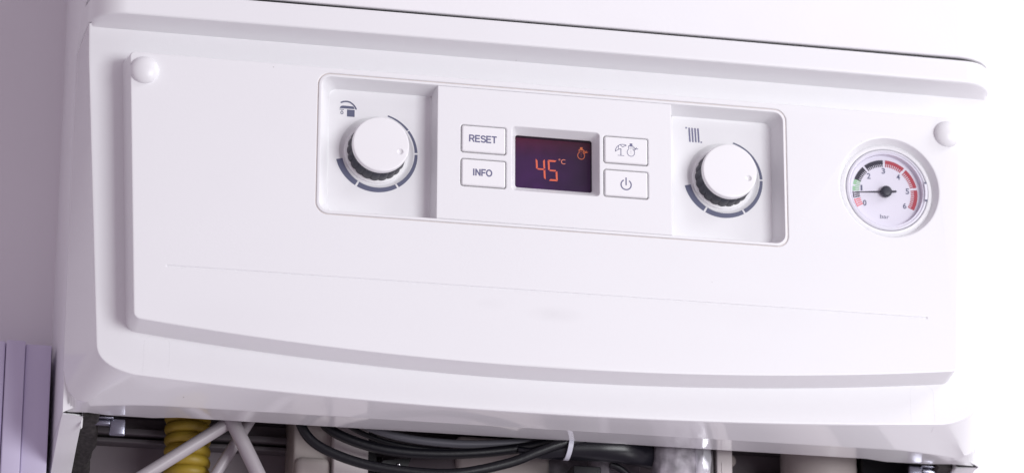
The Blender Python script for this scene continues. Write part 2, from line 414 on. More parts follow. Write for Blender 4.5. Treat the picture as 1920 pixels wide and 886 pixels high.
# thin witness line of the moulding gate near each lower corner of the cover
for sg in (-1, 1):
    mb = MB()
    pts = []
    x0, x1 = (-187.2, -175.4)
    zz = -81.0
    zf = lambda x: -73.2 - 6.4*(1-(x/191)**2)
    bvp = lambda x, t: (x, 16 + 20*t, zf(x)*(1-t) - 80.6*t)
    up = [bvp(x0, .93), bvp(x0, .5), bvp(x0, .06), (x0, 15.2, zf(x0)+.6), (x0, 15.0, zf(x0)+1.5), (x0+.2, 15.0, -66), (x0+.2, 15.0, -58.5)]
    arc = [((x0+x1)/2 + .1 + 5.8*math.cos(PI - PI*k/8), 15.0, -58.0 + 4.2*math.sin(PI*k/8)) for k in range(0, 9)]
    dn = [(x1, 15.0, -66), (x1, 15.0, zf(x1)+1.5), (x1, 15.2, zf(x1)+.6), bvp(x1, .06), bvp(x1, .5), bvp(x1, .93)]
    pts = [(sg*-p[0], p[1], p[2]) for p in up + arc + dn]
    mb.tube(pts, .065, seg=6, cap=True, sub=0)
    mb.build('witness_line', 'gloss', boiler)

# ---- casing (sheet-metal body behind and above the cover) --------------
def sbk(z):
    if z < 93: return 50.5 - 4.2*(93-z)/177
    t = min(1, (z-93)/11.2); return 50.5 - 36*(1-math.sqrt(max(0, 1-t*t)))
mb = MB()
def casing_path(hx, yf, R, yb):
    lft = [(-hx, yb), (-hx, 60), (-hx, yf+R)] + [(-hx + R*(1-math.cos(PI/2*k/12)), yf + R - R*math.sin(PI/2*k/12)) for k in range(1, 13)]
    return lft + [(-x, y) for x, y in lft[::-1]]
pa = casing_path(219.6, -5.4, 21, 124); pb = casing_path(218.6, -4.4, 21, 124)
mb.loft([[(x, max(y, 30), 105.3) for x, y in pb], [(x, y, 105.3) for x, y in pb], [(x, y, 105.45) for x, y in casing_path(219.3, -5.1, 21, 124)], [(x, y, 105.9) for x, y in pa], [(x, y, 420) for x, y in pa], [(x, min(124, y+60), 420) for x, y in pa]], closed=False)
for sg in (-1, 1):
    fr = [(sbk(z), z) for z in [-84, 60, 80, 92] + [93 + 11*k/12 for k in range(13)] + [106.8]]
    A_ = [(sg*219.5, y, z) for y, z in fr]; B_ = [(sg*219.5, 124, z) for y, z in fr]; C_ = [(sg*207, y+1.0, max(z, -77)) for y, z in fr]
    mb.loft([C_, A_, B_], closed=False)
mb.build('casing', 'enamel', boiler, smooth=30, wn=True)
# black strip added between casing and cover to paint the gap's shade
mb = MB(); mb.loft([[(x, y, 103.9) for x, y in casing_path(218.0, -3.6, 20.5, 60)], [(x, y, 105.4) for x, y in casing_path(218.0, -3.6, 20.5, 60)]], closed=False); mb.build('seam_shade_strip', 'darker', boiler, smooth=0)

# lower side panels with an inward bottom flange
for sg in (-1, 1):
    mb = MB()
    X0 = 219.4; xi = 209.8
    def P(x, y, z): return (sg*x, y, z)
    # flange sheet sloping down toward the wall, 1 mm thick, front corner rolled
    fl = [(48.5, -83.6), (50.5, -84.0), (56, -85.3), (75, -91.2), (100, -100.6), (124, -108.4)]
    out_ = [P(X0, y, z) for y, z in fl]; inn = [P(xi, y+2.5, z-.2) for y, z in fl]
    up_ = [P(xi+.2, y+2.5, z+3.5) for y, z in fl]; top_ = [P(X0, y, -80) for y, z in fl]
    mid_ = [P(xi+.8, y+2.3, z-.55) for y, z in fl]
    mb.loft([top_, out_, mid_, inn, up_], closed=False)
    # hooked tab at the front of the flange
    mb.loft([[P(219, 49.5, -83.2), P(214, 51.5, -82.9), P(210.6, 53.2, -82.7), P(209.4, 55, -83.8), P(209.2, 58.5, -87.2)],
             [P(219, 49.0, -84.0), P(214, 51.0, -83.7), P(211.2, 52.7, -83.6), P(210.2, 54.5, -84.6), P(210.0, 58.5, -88.2)]], closed=False)
    mb.build('side_panel', 'enamel', boiler, smooth=40)
    # foam seal inside the side panel, wavy inner edge
    mb = MB(); rows_ = []
    for k in range(26):
        y = 55 + 66*k/25; z = -82.6 - (y-55)*.33
        wob = 1.1*math.sin(k*.55) + .5*math.sin(k*1.7+1)
        xin = 201.3 + wob*.7
        rows_.append([P(209.3, y, z), P(205, y, z-.5), P(xin+1, y, z-.2), P(xin, y, z+1), P(xin+.3, y, z+14), P(209.3, y, z+14)])
    mb.loft(rows_, closed=True, cap0=True, cap1=True)
    mb.build('foam_seal', 'foam', boiler, smooth=40)
# sheet clips on the rim
for sg in (-1, 1):
    mb = MB()
    def bx(x0, x1, *a, **k): mb.box(min(sg*x0, sg*x1), max(sg*x0, sg*x1), *a, **k)
    bx(208.5, 195.0, 58.4, 60.8, -82.2, -81.2, bev=.35)
    bx(204.5, 195.0, 60.5, 63, -85.0, -81.8, bev=1.0)
    bx(196.6, 189.0, 60.0, 62.5, -89.6, -81.0, bev=1.1)
    mb.build('metal_clip', 'clipm', boiler, smooth=40)

# ---- raised control panel ----------------------------------------------
def panel_outline():
    P = []
    zb = -50.6; zt = 76.2
    hb, ht = 193.9, 200.0
    R = 3.0
    # ccw from bottom-left corner
    for k in range(9):
        t = k/8; a = Vector((-hb - .12, zb + R)); b_ = Vector((-hb, zb-.3)); c = Vector((-hb + R*1.1, zb - .75))
        P.append(tuple((1-t)**2*a + 2*t*(1-t)*b_ + t*t*c))
    n_ = 44; x0 = -hb + R*1.1
    P += [(x0 + (-2*x0)*k/n_, zb - .75 - 10.6*(1-((x0 - 2*x0*k/n_)/x0)**2)) for k in range(1, n_)]
    P += [(-x, z) for x, z in P[:9][::-1]]
    cr = [(ht - 2.4*(1-math.cos(PI/2*k/7)), zt - 2.4*(1-math.sin(PI/2*k/7))) for k in range(8)]
    P += cr + [(-x, z) for x, z in cr[::-1]]
    return P
PO = panel_outline()
GC = (163.2, 38.0)                                        # gauge centre
hole1 = rrect(-112.7, 112.7, 4.4, 73.2, 5.8, 10)
hole2 = circ(GC[0], GC[1], 24.6, 96)
slot = rrect(-180, 180, -26.0, -25.0, .45, 4)
mb = MB()
mb.plate(offset(PO, -.9), [offset(hole1, .5), offset(hole2, .9), offset(slot, .4)], 0)
mb.loft([at(offset(PO, -.9), 0), at(offset(PO, -.3), .22), at(PO, .9), at(offset(PO, 1.0), 8), at(offset(PO, 1.9), 15.4)])
mb.loft([at(offset(hole1, .5), 0), at(offset(hole1, .12), .2), at(hole1, .6), at(hole1, 4)])
mb.loft([at(offset(hole2, .9), 0), at(offset(hole2, .25), .3), at(hole2, .9), at(circ(*GC, 22.5, 96), 6.0), at(circ(*GC, 22.4, 96), 9)])
mb.loft([at(offset(slot, .4), 0), at(slot, .12), at(offset(slot, -.15), .55)], cap1=True)
panel = mb.build('control_panel', 'panelw', boiler, smooth=30, wn=True)
for sg in (-1, 1):
    mb = MB(); R = 6.45; prof = [(R+.1, .3), (R, -.4)] + [(R*math.cos(a), -.6 - 3.3*math.sin(a)) for a in [PI/2*k/14 for k in range(1, 14)]] + [(.05, -3.9)]
    mb.lathe(prof, sg*193.1, 67.2, 48); mb.build('screw_cap', 'white', panel, smooth=60)

# ---- recessed control module --------------------------------------------
KX = (-82.9, 84.1); KZ = 39.7; FY = 10.5                   # dial centres, floor depth
mb = MB()
outer = rrect(-112.3, 112.3, 4.8, 72.8, 5.5, 10); lipi = rrect(-110.9, 110.9, 6.2, 71.4, 4.5, 10)
# lip
mb.loft([at(outer, 4), at(outer, .5), at(offset(outer, -.2), .1), at(offset(outer, -.4), 0), at(offset(lipi, .2), 0), at(lipi, .3), at(offset(lipi, -.15), .9)])
def pocket(x0, x1, fx0, fx1, sgn, kx):
    """one side pocket: top opening x0..x1 at the lip, floor fx0..fx1"""
    rr = (4.3, .4, .4, 4.3) if sgn < 0 else (.4, 4.3, 4.3, .4)
    o_ = rrect(x0, x1, 6.35, 71.25, rr, 10); fl = rrect(fx0, fx1, 8.9, 69.3, tuple(q*.9 if q > 1 else .4 for q in rr), 10)
    mid_ = [((a[0]*.12+b_[0]*.88), (a[1]*.12+b_[1]*.88)) for a, b_ in zip(o_, fl)]
    fl2 = offset(fl, -.9)
    mb.loft([at(o_, .9), at(mid_, 8.6), at(fl, 10.1), at(fl2, FY)])
    dish = circ(kx, KZ, 17.6, 96)
    mb.plate(fl2, [dish], FY)
    mb.lathe([(17.6, FY), (17.35, FY+.15), (16.6, 11.1), (15.4, 11.6), (14.6, 11.7)], kx, KZ, 96)
pocket(-110.75, -56.15, -105.9, -57.3, -1, KX[0])
pocket(56.15, 110.75, 58.9, 107.8, 1, KX[1])
# flush centre block with wells for buttons and display
def well(x0, x1, z0, z1, r_): return rrect(x0, x1, z0, z1, r_, 5)
BTN = [(-44.6, -23.8, 39.9, 52.7), (-44.6, -23.8, 23.4, 36.2), (23.6, 44.4, 39.9, 52.7), (23.6, 44.4, 23.4, 36.2)]
wells = [well(a-.38, b_+.38, c-.38, d+.38, 1.2) for a, b_, c, d in BTN]
disp = well(-20.6, 21.1, 22.9, 54.0, 1.6)
cb = rrect(-56.2, 56.2, 6.32, 71.28, .3, 3)
mb.plate(offset(cb, -.35), [offset(q, .5) for q in wells] + [offset(disp, .4)], .15)
mb.loft([at(offset(cb, -.35), .15), at(offset(cb, -.08), .25), at(cb, .6), at(offset(cb, .02), 1.0)])
for q in wells: mb.loft([at(offset(q, .5), .15), at(offset(q, .15), .4), at(q, .9), at(q, 5)], cap1=True)
scr = well(-17.9, 19.0, 26.2, 52.0, 1.2)
mb.loft([at(offset(disp, .4), .15), at(offset(disp, .1), .4), at(disp, .8), at(offset(scr, .15), 5.6), at(scr, 6.0), at(scr, 6.4)])
module = mb.build('control_module', 'white', boiler, smooth=30, wn=True)
# strip in the module's edge gap, the gap's shade put into its colour
mb = MB(); mb.loft([at(offset(outer, -.1), .75), at(offset(hole1, .1), .75)]); mb.build('edge_gap_shade', 'gaplight', module, smooth=0)

# printed scales round the dials
def ring_seg(mb, cx, cz, R, a0, a1, w0, w1, Y):
    n_ = max(4, int(abs(a1-a0)/3)); O = []; I = []
    for k in range(n_+1):
        t = k/n_; a = math.radians(a0 + (a1-a0)*t); w_ = w0 + (w1-w0)*t
        O.append((cx + R*math.cos(a), cz + R*math.sin(a))); I.append((cx + (R-w_)*math.cos(a), cz + (R-w_)*math.sin(a)))
    for k in range(n_): flat(mb, [O[k+1], O[k], I[k], I[k+1]] if a1 > a0 else [O[k], O[k+1], I[k+1], I[k]], Y, .05, sides=False)
for i, kx in enumerate(KX):
    segs = [(74.5, 39.2), (37.9, 3.6), (1.0, -56.2), (-59.0, -117.5), (-120.5, -166)] if i == 0 else [(74.5, 3.4), (1.2, -56.2), (-59.0, -117.5), (-120.5, -166)]
    wf = lambda a: .7 + (74.5 - a)/240.5*2.35
    for a0, a1 in segs:
        mb = MB(); mb.keepn = True; ring_seg(mb, kx, KZ, 19.45, a0, a1, wf(a0), wf(a1), FY - .02)
        mb.build('scale_segment', 'ink', module, smooth=0)
# tap symbol
mb = MB(); mb.keepn = True; Y = FY - .02
stroke(mb, [(-99.92, 63.03), (-98.93, 63.49), (-97.8, 63.7), (-96.66, 63.67), (-95.66, 63.38), (-94.65, 62.72), (-93.78, 61.9), (-93.2, 61.05), (-92.86, 60.33)], .72, Y)
flat(mb, [(-100.57, 60.14), (-93.54, 60.2), (-93.99, 61.28), (-94.35, 61.48), (-99.18, 61.55), (-99.96, 61.24), (-100.5, 60.6)], Y)
stroke(mb, [(-100.5, 59.6), (-98.7, 59.6)], .3, Y)
stroke(mb, [(-99.5, 59.0), (-99.12, 58.5), (-98.93, 57.95), (-99.1, 57.5), (-99.5, 57.35), (-99.88, 57.5), (-100.06, 57.95), (-99.87, 58.5)], .36, Y, closed=True)
flat(mb, rrect(-97.1, -93.5, 56.3, 59.75, .2, 3), Y)
mb.build('tap_symbol', 'ink', module, smooth=0)
# radiator symbol
mb = MB(); mb.keepn = True
for (a, b_) in (((67.7, 63.8), (68.05, 57.3)), ((69.15, 63.8), (69.5, 57.3)), ((70.6, 63.8), (70.95, 57.3)), ((72.05, 63.8), (72.4, 57.3))):
    stroke(mb, [a, ((a[0]+b_[0])/2, (a[1]+b_[1])/2), b_], .78, Y)
for c in ((66.25, 63.95), (73.6, 57.25)): flat(mb, circ(c[0], c[1], .42, 14), Y)
mb.build('radiator_symbol', 'ink2', module, smooth=0)

# ---- buttons -------------------------------------------------------------
btns = []
for (x0, x1, z0, z1) in BTN:
    mb = MB(); L = well(x0, x1, z0, z1, .9)
    mb.loft([at(offset(L, .15), 4.8), at(L, .6), at(offset(L, -.18), .05), at(offset(L, -.6), -.22)])
    mb.plate(offset(L, -.6), [], -.22)
    o = mb.build('button', 'button', boiler, smooth=30, wn=True); btns.append(o)
    mb = MB(); mb.loft([at(offset(L, .02), 2.0), at(offset(L, .5), 2.0)]); mb.build('button_gap_shade', 'gapgrey', o, smooth=0)  # grey strip round the button, gap shade put into its colour
YB = -.22
def arcp(cx, cz, rx, rz, a0, a1, n_=10): return [(cx + rx*math.cos(math.radians(a0 + (a1-a0)*k/n_)), cz + rz*math.sin(math.radians(a0 + (a1-a0)*k/n_))) for k in range(n_+1)]
GL = {  # stroke skeletons of plain sans capitals, unit height, (advance, strokes)
 'R': (.72, [[(.07, 0), (.07, .93)], [(.0, .93), (.36, .93)] + arcp(.36, .70, .22, .23, 90, -90) + [(.0, .47)], [(.36, .47), (.60, .0)]]),
 'E': (.66, [[(.07, 0), (.07, 1)], [(.0, .93), (.58, .93)], [(.0, .52), (.54, .52)], [(.0, .07), (.60, .07)]]),
 'S': (.68, [[(.56, .74)] + arcp(.32, .74, .23, .19, 25, 180, 8) + arcp(.32, .72, .23, .19, 185, 250, 4) + arcp(.34, .28, .24, .23, 75, -90, 9) + arcp(.31, .28, .25, .21, -95, -165, 5)]),
 'T': (.62, [[(.0, .93), (.60, .93)], [(.30, .93), (.30, 0)]]),
 'I': (.28, [[(.07, 0), (.07, 1)]]),
 'N': (.76, [[(.07, 0), (.07, 1)], [(.07, .95), (.58, .05)], [(.58, 0), (.58, 1)]]),
 'F': (.62, [[(.07, 0), (.07, 1)], [(.0, .93), (.56, .93)], [(.0, .50), (.50, .50)]]),
 'O': (.78, [arcp(.36, .5, .32, .44, 0, 360, 28)])}
def word(s_, cx, cz, wd, ht, Y, sw):
    mb = MB(); mb.keepn = True
    tot = sum(GL[c][0] for c in s_) - .08; k_ = wd/tot; x = cx - wd/2
    for i, c in enumerate(s_):
        for j, st in enumerate(GL[c][1]):
            stroke(mb, [(x + p[0]*k_, cz + (p[1]-.5)*ht) for p in st], sw, Y - .004*j, caps=False)
        x += GL[c][0]*k_
    return mb
word('RESET', -34.75, 46.45, 12.9, 3.4, YB, .66).build('button_lettering', 'ink2', btns[0], smooth=0)
word('INFO', -34.75, 29.95, 8.8, 3.35, YB, .66).build('button_lettering', 'ink2', btns[1], smooth=0)
mb = MB(); mb.keepn = True; Y = YB
W1 = .30
stroke(mb, [(28.87, 45.54), (28.93, 46.5), (29.52, 47.63), (30.22, 48.4), (31.28, 49.03), (32.44, 49.18), (33.49, 49.08), (34.07, 48.81)], W1, Y)
stroke(mb, [(28.87, 45.6), (30.44, 46.62), (31.26, 46.99), (31.61, 46.72)], W1, Y)
stroke(mb, [(30.34, 48.29), (30.27, 47.33), (30.45, 46.74)], .22, Y); stroke(mb, [(31.27, 48.79), (31.85, 48.29), (32.2, 47.84)], .22, Y)
stroke(mb, [(32.2, 47.84), (34.07, 48.81)], W1, Y); stroke(mb, [(31.5, 46.8), (31.48, 43.7)], .38, Y); stroke(mb, [(30.02, 43.6), (32.93, 43.6)], .22, Y)
mb.build('umbrella_symbol', 'ink2', btns[2], smooth=0)
def snowman(mb, ox, oz, s, Y, W_):
    q = lambda pts: [(ox + (x-36.4)*s, oz + (z-46.6)*s) for x, z in pts]
    flat(mb, q([(35.75, 48.75), (37.1, 48.75), (37.05, 49.95), (35.78, 49.9)]), Y); stroke(mb, q([(35.2, 48.62), (37.5, 48.62)]), .3*s, Y)
    stroke(mb, q([(35.25, 48.5), (35.28, 47.5), (35.35, 47.1), (34.8, 46.55), (34.5, 45.63), (34.68, 44.68), (35.2, 44.01), (35.89, 43.62), (36.59, 43.55), (37.35, 43.82), (37.95, 44.59), (38.12, 45.57), (37.95, 46.39), (37.35, 47.05), (37.45, 47.9), (37.4, 48.5)]), W_, Y)
    stroke(mb, q([(37.96, 46.56), (38.25, 47.1), (38.09, 48.2)]), W_, Y); stroke(mb, q([(38.25, 47.12), (39.1, 48.1)]), W_, Y); stroke(mb, q([(38.25, 47.12), (39.7, 47.5)]), W_*1.1, Y)
    for c in q([(36.32, 46.45), (36.32, 45.75), (36.32, 45.05), (36.05, 48.05), (36.62, 48.05)]): flat(mb, circ(c[0], c[1], .13*s, 8), Y)
    stroke(mb, q([(35.98, 47.6), (36.33, 47.45), (36.65, 47.62)]), .16*s, Y)
mb = MB(); mb.keepn = True; snowman(mb, 36.4, 46.6, 1.0, YB, .28); mb.build('snowman_symbol', 'ink2', btns[2], smooth=0)
mb = MB(); mb.keepn = True
stroke(mb, [(33.9 + 2.45*math.cos(math.radians(a)), 29.35 + 2.45*math.sin(math.radians(a))) for a in range(122, 419, 9)], .58, YB); stroke(mb, [(33.9, 32.7), (33.9, 31), (33.9, 29.3)], .58, YB)
mb.build('power_symbol', 'ink2', btns[3], smooth=0)

# ---- display ---------------------------------------------------------------
LY = 9.6
mb = MB(); mb.plate(offset(scr, .6), [], LY); display = mb.build('display', 'lcd', boiler, smooth=0)
mb = MB(); mb.loft([at(offset(scr, .05), 6.2), at(offset(scr, .1), LY)]); mb.build('display_surround', 'lcdwall', display, smooth=30)
mb = MB(); mb.plate(offset(scr, .02), [], 6.35); mb.build('display_window', 'clear', display, smooth=0)
def seg7(on, x0, z0, w_, h, t, sh):
    mb = MB(); mb.keepn = True; g = .16
    def T(p): return (x0 + p[0] + (h/2 - p[1])*sh, z0 + p[1])
    S_ = {'a': [(g, h), (w_-g, h), (w_-t, h-t), (t, h-t)], 'd': [(g, 0), (t, t), (w_-t, t), (w_-g, 0)][::-1],
          'f': [(0, h-g), (0, h/2+g), (t*.55, h/2+g), (t, h/2+t*.6+g), (t, h-t-g)], 'e': [(0, g), (t, t+g), (t, h/2-t*.5-g), (0, h/2-g)],
          'b': [(w_, h-g), (w_-t, h-t-g), (w_-t, h/2+t*.6+g), (w_, h/2+g)], 'c': [(w_, g), (w_, h/2-g), (w_-t, h/2-t*.6-g), (w_-t, t+g)],
          'g': [(t*.6, h/2), (t, h/2+t*.42), (w_-t, h/2+t*.42), (w_-t*.6, h/2), (w_-t, h/2-t*.42), (t, h/2-t*.42)]}
    for k in on:
        L = [T(p) for p in S_[k]]
        ar = sum(L[i-1][0]*L[i][1] - L[i][0]*L[i-1][1] for i in range(len(L)))
        flat(mb, L if ar > 0 else L[::-1], LY, .06, sides=False)
    return mb
seg7('fgbc', -7.05, 32.2, 4.4, 10.3, .86, .05).build('digit', 'led', display, smooth=0)
seg7('afgcd', -1.25, 31.9, 4.4, 10.3, .86, .05).build('digit', 'led', display, smooth=0)
mb = text('C', 6.0, 41.8, 2.1, 2.4, LY, bold=.0, th=.06); stroke(mb, [(4.2 + .32*math.cos(a), 42.7 + .32*math.sin(a)) for a in [2*PI*k/12 for k in range(12)]], .2, LY, closed=True, th=.06)
mb.build('degree_symbol', 'leddim', display, smooth=0)
mb = MB(); mb.keepn = True; snowman(mb, 14.75, 46.6, .93, LY-.01, .30); mb.build('snowman_symbol', 'ledtop', display, smooth=0)

# ---- dials -----------------------------------------------------------------
def make_knob(kx):
    mb = MB(); R = 13.35
    dx, dz = (9.0, -3.0)
    # white cap with a small dimple
    dim = circ(kx+dx, KZ+dz, 1.5, 24)
    mb.plate(circ(kx, KZ, R-.9), [dim], -1.6)
    mb.loft([at(dim, -1.6), at(circ(kx+dx, KZ+dz, 1.3, 24), -1.25), at(circ(kx+dx, KZ+dz, 1.0, 24), -.7), at(circ(kx+dx, KZ+dz, .5, 24), -.45)], cap1=True)
    mb.lathe([(R-.9, -1.6), (R-.35, -1.42), (R-.08, -1.0), (R, -.4), (R, .9), (R-.25, 1.15), (R-.8, 1.2)], kx, KZ, 96)
    cap = mb.build('temperature_dial', 'button', boiler, smooth=35, wn=True)
    mb = MB(); N = 21; seg = N*8
    def ringf(R0, y): return [(kx + (R0 + .55*abs(math.sin(N*PI*k/seg))**.7)*math.cos(2*PI*k/seg), y, KZ + (R0 + .55*abs(math.sin(N*PI*k/seg))**.7)*math.sin(2*PI*k/seg)) for k in range(seg)]
    mb.loft([ringf(12.3, 1.1), ringf(12.8, 3), ringf(13.4, 10.2), ringf(13.1, 10.9)])
    mb.build('grip', 'rubber', cap, smooth=40)
    mb = MB(); mb.lathe([(12.0, 10.4), (14.5, 10.5), (14.85, 10.7), (14.95, 11.2), (14.95, 12.0)], kx, KZ, 96, cap=False); mb.build('base_ring', 'button', cap, smooth=40)
    return cap
k1 = make_knob(KX[0])
k2 = k1.copy(); COL.objects.link(k2); k2.location.x += (KX[1]-KX[0])*MM
for ch in list(k1.children):
    c = ch.copy(); COL.objects.link(c); c.parent = k2

# ---- pressure gauge -----------------------------------------------------------
gx, gz = GC; DY = 6.4
mb = MB(); mb.lathe([(23.4, 5.4), (22.7, 4.5), (22.1, 3.8), (21.3, 3.5), (20.7, 3.6), (20.4, 4.2), (20.2, 6), (19.9, DY+.2)], gx, gz, 96, cap=False)
gauge = mb.build('pressure_gauge', 'white', boiler, smooth=40)
mb = MB(); mb.plate(circ(gx, gz, 20.2), [], DY); mb.build('dial', 'dial', gauge, smooth=0)
mb = MB(); mb.lathe([(20.2, 4.1), (19.7, 3.2), (19.2, 3.1), (18.9, 3.5), (18.6, 3.9), (18.3, 3.6), (18.0, 3.6), (17.9, 4.4), (18.0, DY)], gx, gz, 96, cap=False); mb.build('inner_rim', 'frost', gauge, smooth=50)
mb = MB(); mb.lathe([(18.4, 3.15), (12, 2.95), (6, 2.85), (.1, 2.82)], gx, gz, 96); mb.build('lens', 'clear', gauge, smooth=80)
# little tab with two dark catches on the right of the rim
mb = MB(); mb.loft([[(gx + R_*math.cos(a), y, gz + R_*math.sin(a)) for a in [math.radians(-12 + 26*k/10) for k in range(11)]] for R_, y in ((20.3, 3.5), (20.2, 3.0), (18.9, 2.7), (18.8, 3.2))], closed=False); mb.build('rim_tab', 'frost', gauge, smooth=30)
for a in (13.5, -12.0):
    a = math.radians(a); mb = MB(); mb.box(gx + 19.6*math.cos(a) - .55, gx + 19.6*math.cos(a) + .55, 2.5, 3.3, gz + 19.6*math.sin(a) - .35, gz + 19.6*math.sin(a) + .35, bev=.15); mb.build('rim_catch', 'ink', gauge, smooth=30)
dcx, dcz = 163.1, 37.55
ang = lambda v: 210.5 - 40.0*v
R1, R0 = 16.25, 13.0
DYp = DY - .03
def band(v0, v1, Ro, Ri): 
    mb_ = MB(); mb_.keepn = True; ring_seg(mb_, dcx, dcz, Ro, ang(v0), ang(v1), Ro-Ri, Ro-Ri, DYp); return mb_
def ticks(mb_, v0, v1, Ro, Ri, wd=.38):
    n_ = round((v1-v0)/.1)
    for k in range(n_+1):
        v = v0 + k*.1
        a = math.radians(ang(v)); d = Vector((math.cos(a), math.sin(a)))
        c = Vector((dcx, dcz)); stroke(mb_, [tuple(c + d*Ri), tuple(c + d*Ro)], wd, DYp-.01, caps=False)
for (v0, v1, mt, rb) in ((1.28, 1.96, 'black', 14.2), (2.05, 2.95, 'black', 14.2), (3.05, 3.95, 'red', 14.5), (4.05, 4.95, 'red', 14.5), (5.05, 6.0, 'red', 14.5), (.74, .96, 'green', 14.8), (1.04, 1.27, 'green', 14.8), (.42, .72, 'black', 15.8), (0, .38, 'redline', 15.8)):
    mb = band(v0, v1, R1, rb); ticks(mb, v0+.04, v1-.02, 15.0 if rb < 15.5 else 15.6, 12.9, .56)
    mb.build('scale_band', mt, gauge, smooth=0)
for s_, dx, dz in (('0', -10.35, -5.9), ('1', -11.75, 1.55), ('2', -7.95, 7.75), ('3', -.55, 10.85), ('4', 6.85, 8.35), ('5', 11.2, 1.45), ('6', 9.6, -6.0)):
    text(s_, dcx+dx, dcz+dz, 1.75 if s_ != '1' else .85, 2.9, DYp, bold=.02 if s_ != '1' else 0).build('numeral', 'ink', gauge, smooth=0)
text('bar', dcx-.6, dcz-12.1, 4.5, 2.0, DYp, bold=.0).build('unit_lettering', 'ink', gauge, smooth=0)
mb = MB(); a = math.radians(ang(.64)); d = Vector((math.cos(a), math.sin(a))); p = Vector((-d.y, d.x)); c = Vector((dcx, dcz))
tip = c + d*15.4; b0 = c + p*.42; b1 = c - p*.42; tl = c - d*4.9
poly = [tuple(tip + p*.12), tuple(b0), tuple(tl + p*.5), tuple(tl - d*.55), tuple(tl - p*.5), tuple(b1), tuple(tip - p*.12)]
ar = sum(poly[i-1][0]*poly[i][1] - poly[i][0]*poly[i-1][1] for i in range(len(poly)))
if ar < 0: poly = poly[::-1]
mb.plate(poly, [], 4.7); mb.loft([at(poly, 4.7), at(poly, 5.1)]); mb.build('needle', 'black', gauge, smooth=0)
mb = MB(); mb.lathe([(2.7, 5.6), (2.75, 4.2), (2.6, 3.8), (2.0, 3.5), (1.0, 3.4), (.1, 3.38)], dcx, dcz, 40); mb.build('hub', 'rubber', gauge, smooth=50)

# ---- inside of the boiler seen below the cover -----------------------------------
mb = MB(); mb.box(-217, 217, 117, 120, -230, 60); mb.build('back_plate', 'backplate', boiler, smooth=0)
mb = MB(); mb.box(-204, 204, 52, 117, -66, -64); mb.build('chassis_floor', 'dark', boiler, smooth=0)
mb = MB(); mb.box(-205, -60, 106, 117, -76.5, -73.4, bev=.6); mb.box(-205, -60, 108, 117, -80.2, -78.0, bev=.6); mb.build('back_ledge', 'dark', boiler, smooth=30)
mb = MB(); mb.box(100, 140, 104, 117, -83, -78.5, bev=.8); mb.build('back_ledge', 'dark', boiler, smooth=30)
# condensate trap housing (beige, left of centre)
mb = MB(); mb.box(-107, -88.6, 86, 112, -190, -62, bev=1.5); mb.box(-106.6, -89.4, 82, 90, -125, -88, bev=3.8); mb.build('trap_housing', 'beige', boiler, smooth=35)
mb = MB(); mb.box(-88.8, -72.0, 80, 108, -190, -62, bev=.8); mb.build('trap_housing', 'beige2', boiler, smooth=35)
mb = MB(); mb.box(-71.5, -66, 92, 112, -180, -62); mb.build('pump_bracket', 'darker', boiler, smooth=0)
# dark bracket with a screw
mb = MB(); mb.add([(-66, 74, -90.5), (-52.5, 74, -88.5), (-55.5, 74, -95.6), (-69, 74, -95), (-66, 76, -90.5), (-52.5, 76, -88.5), (-55.5, 76, -95.6), (-69, 76, -95)], [(0,1,2,3),(7,6,5,4),(0,4,5,1),(1,5,6,2),(2,6,7,3),(3,7,4,0)])
br = mb.build('cable_clamp', 'darker', boiler, smooth=0)
mb = MB(); mb.lathe([(1.0, 74), (.98, 73.3), (.6, 72.8), (.1, 72.7)], -58.6, -92.2, 20); mb.build('screw', 'steel', br, smooth=60)
# pump body, a rounded grey casting
mb = MB(); mb.lathe([(34, 112), (34, 96), (31, 92), (18, 88), (16, 84), (.1, 83)], -38, -112, 64); mb.build('pump_body', 'backplate', boiler, smooth=50)
mb = MB(); mb.box(-28, 18, 88, 112, -190, -72, bev=3); mb.build('valve_block', 'beige', boiler, smooth=35)
mb = MB(); mb.lathe([(7, 98), (7, 82), (5, 80), (.1, 80)], 12, -99, 32); mb.build('valve_knob', 'beige2', boiler, smooth=50)
mb = MB(); mb.box(24, 37.5, 66, 95, -190, -89.5, bev=.6); mb.build('connector_block', 'darker', boiler, smooth=35)
mb = MB(); mb.box(18, 66, 100, 112, -190, -66, bev=1); mb.build('gas_valve_body', 'zinc', boiler, smooth=35)
mb = MB(); mb.tube([(41, 88, -60), (42, 86, -95), (46, 86, -150)], 5, 24); mb.build('steel_pipe', 'zinc', boiler)
# foil wrapped flue pipe: dull sheet and crumpled edge, highlight painted into its colour
mb = MB(); rows_ = []
for k in range(20):
    z = -66 - k*5; row = []
    for j in range(17):
        a = PI*j/16; row.append((74.6 - 10.6*math.cos(a) + .5*math.sin(k*1.3+j*.7) - max(0, k-3)*.35*(1-j/16.), 69 - 8*math.sin(a)**.7 + .5*math.sin(k*.8 + j*1.9), z))
    rows_.append(row)
mb.loft(rows_, closed=False); mb.build('foil_wrap', 'zinc', boiler, smooth=60)
mb = MB(); rows_ = []
for k in range(40):
    z = -66 - k*2.2; row = []
    for j in range(9):
        a = PI*j/8; row.append((87.0 - 4.3*math.cos(a) + .45*math.sin(k*.9+j) + max(0, k-6)*.05, 66 - 4.2*math.sin(a) + .6*math.sin(k*1.1 + j*2.3), z))
    rows_.append(row)
mb.loft(rows_, closed=False); mb.build('foil_highlight_edge', 'foil', boiler, smooth=60)
mb = MB(); mb.box(91, 94, 70, 84, -180, -66); mb.build('frame_strip', 'dark', boiler, smooth=0)
mb = MB(); mb.box(95.2, 103, 68, 84, -180, -64, bev=.8); mb.box(97.6, 98.2, 67.6, 69, -180, -83.5); mb.build('white_post', 'beige2', boiler, smooth=35)
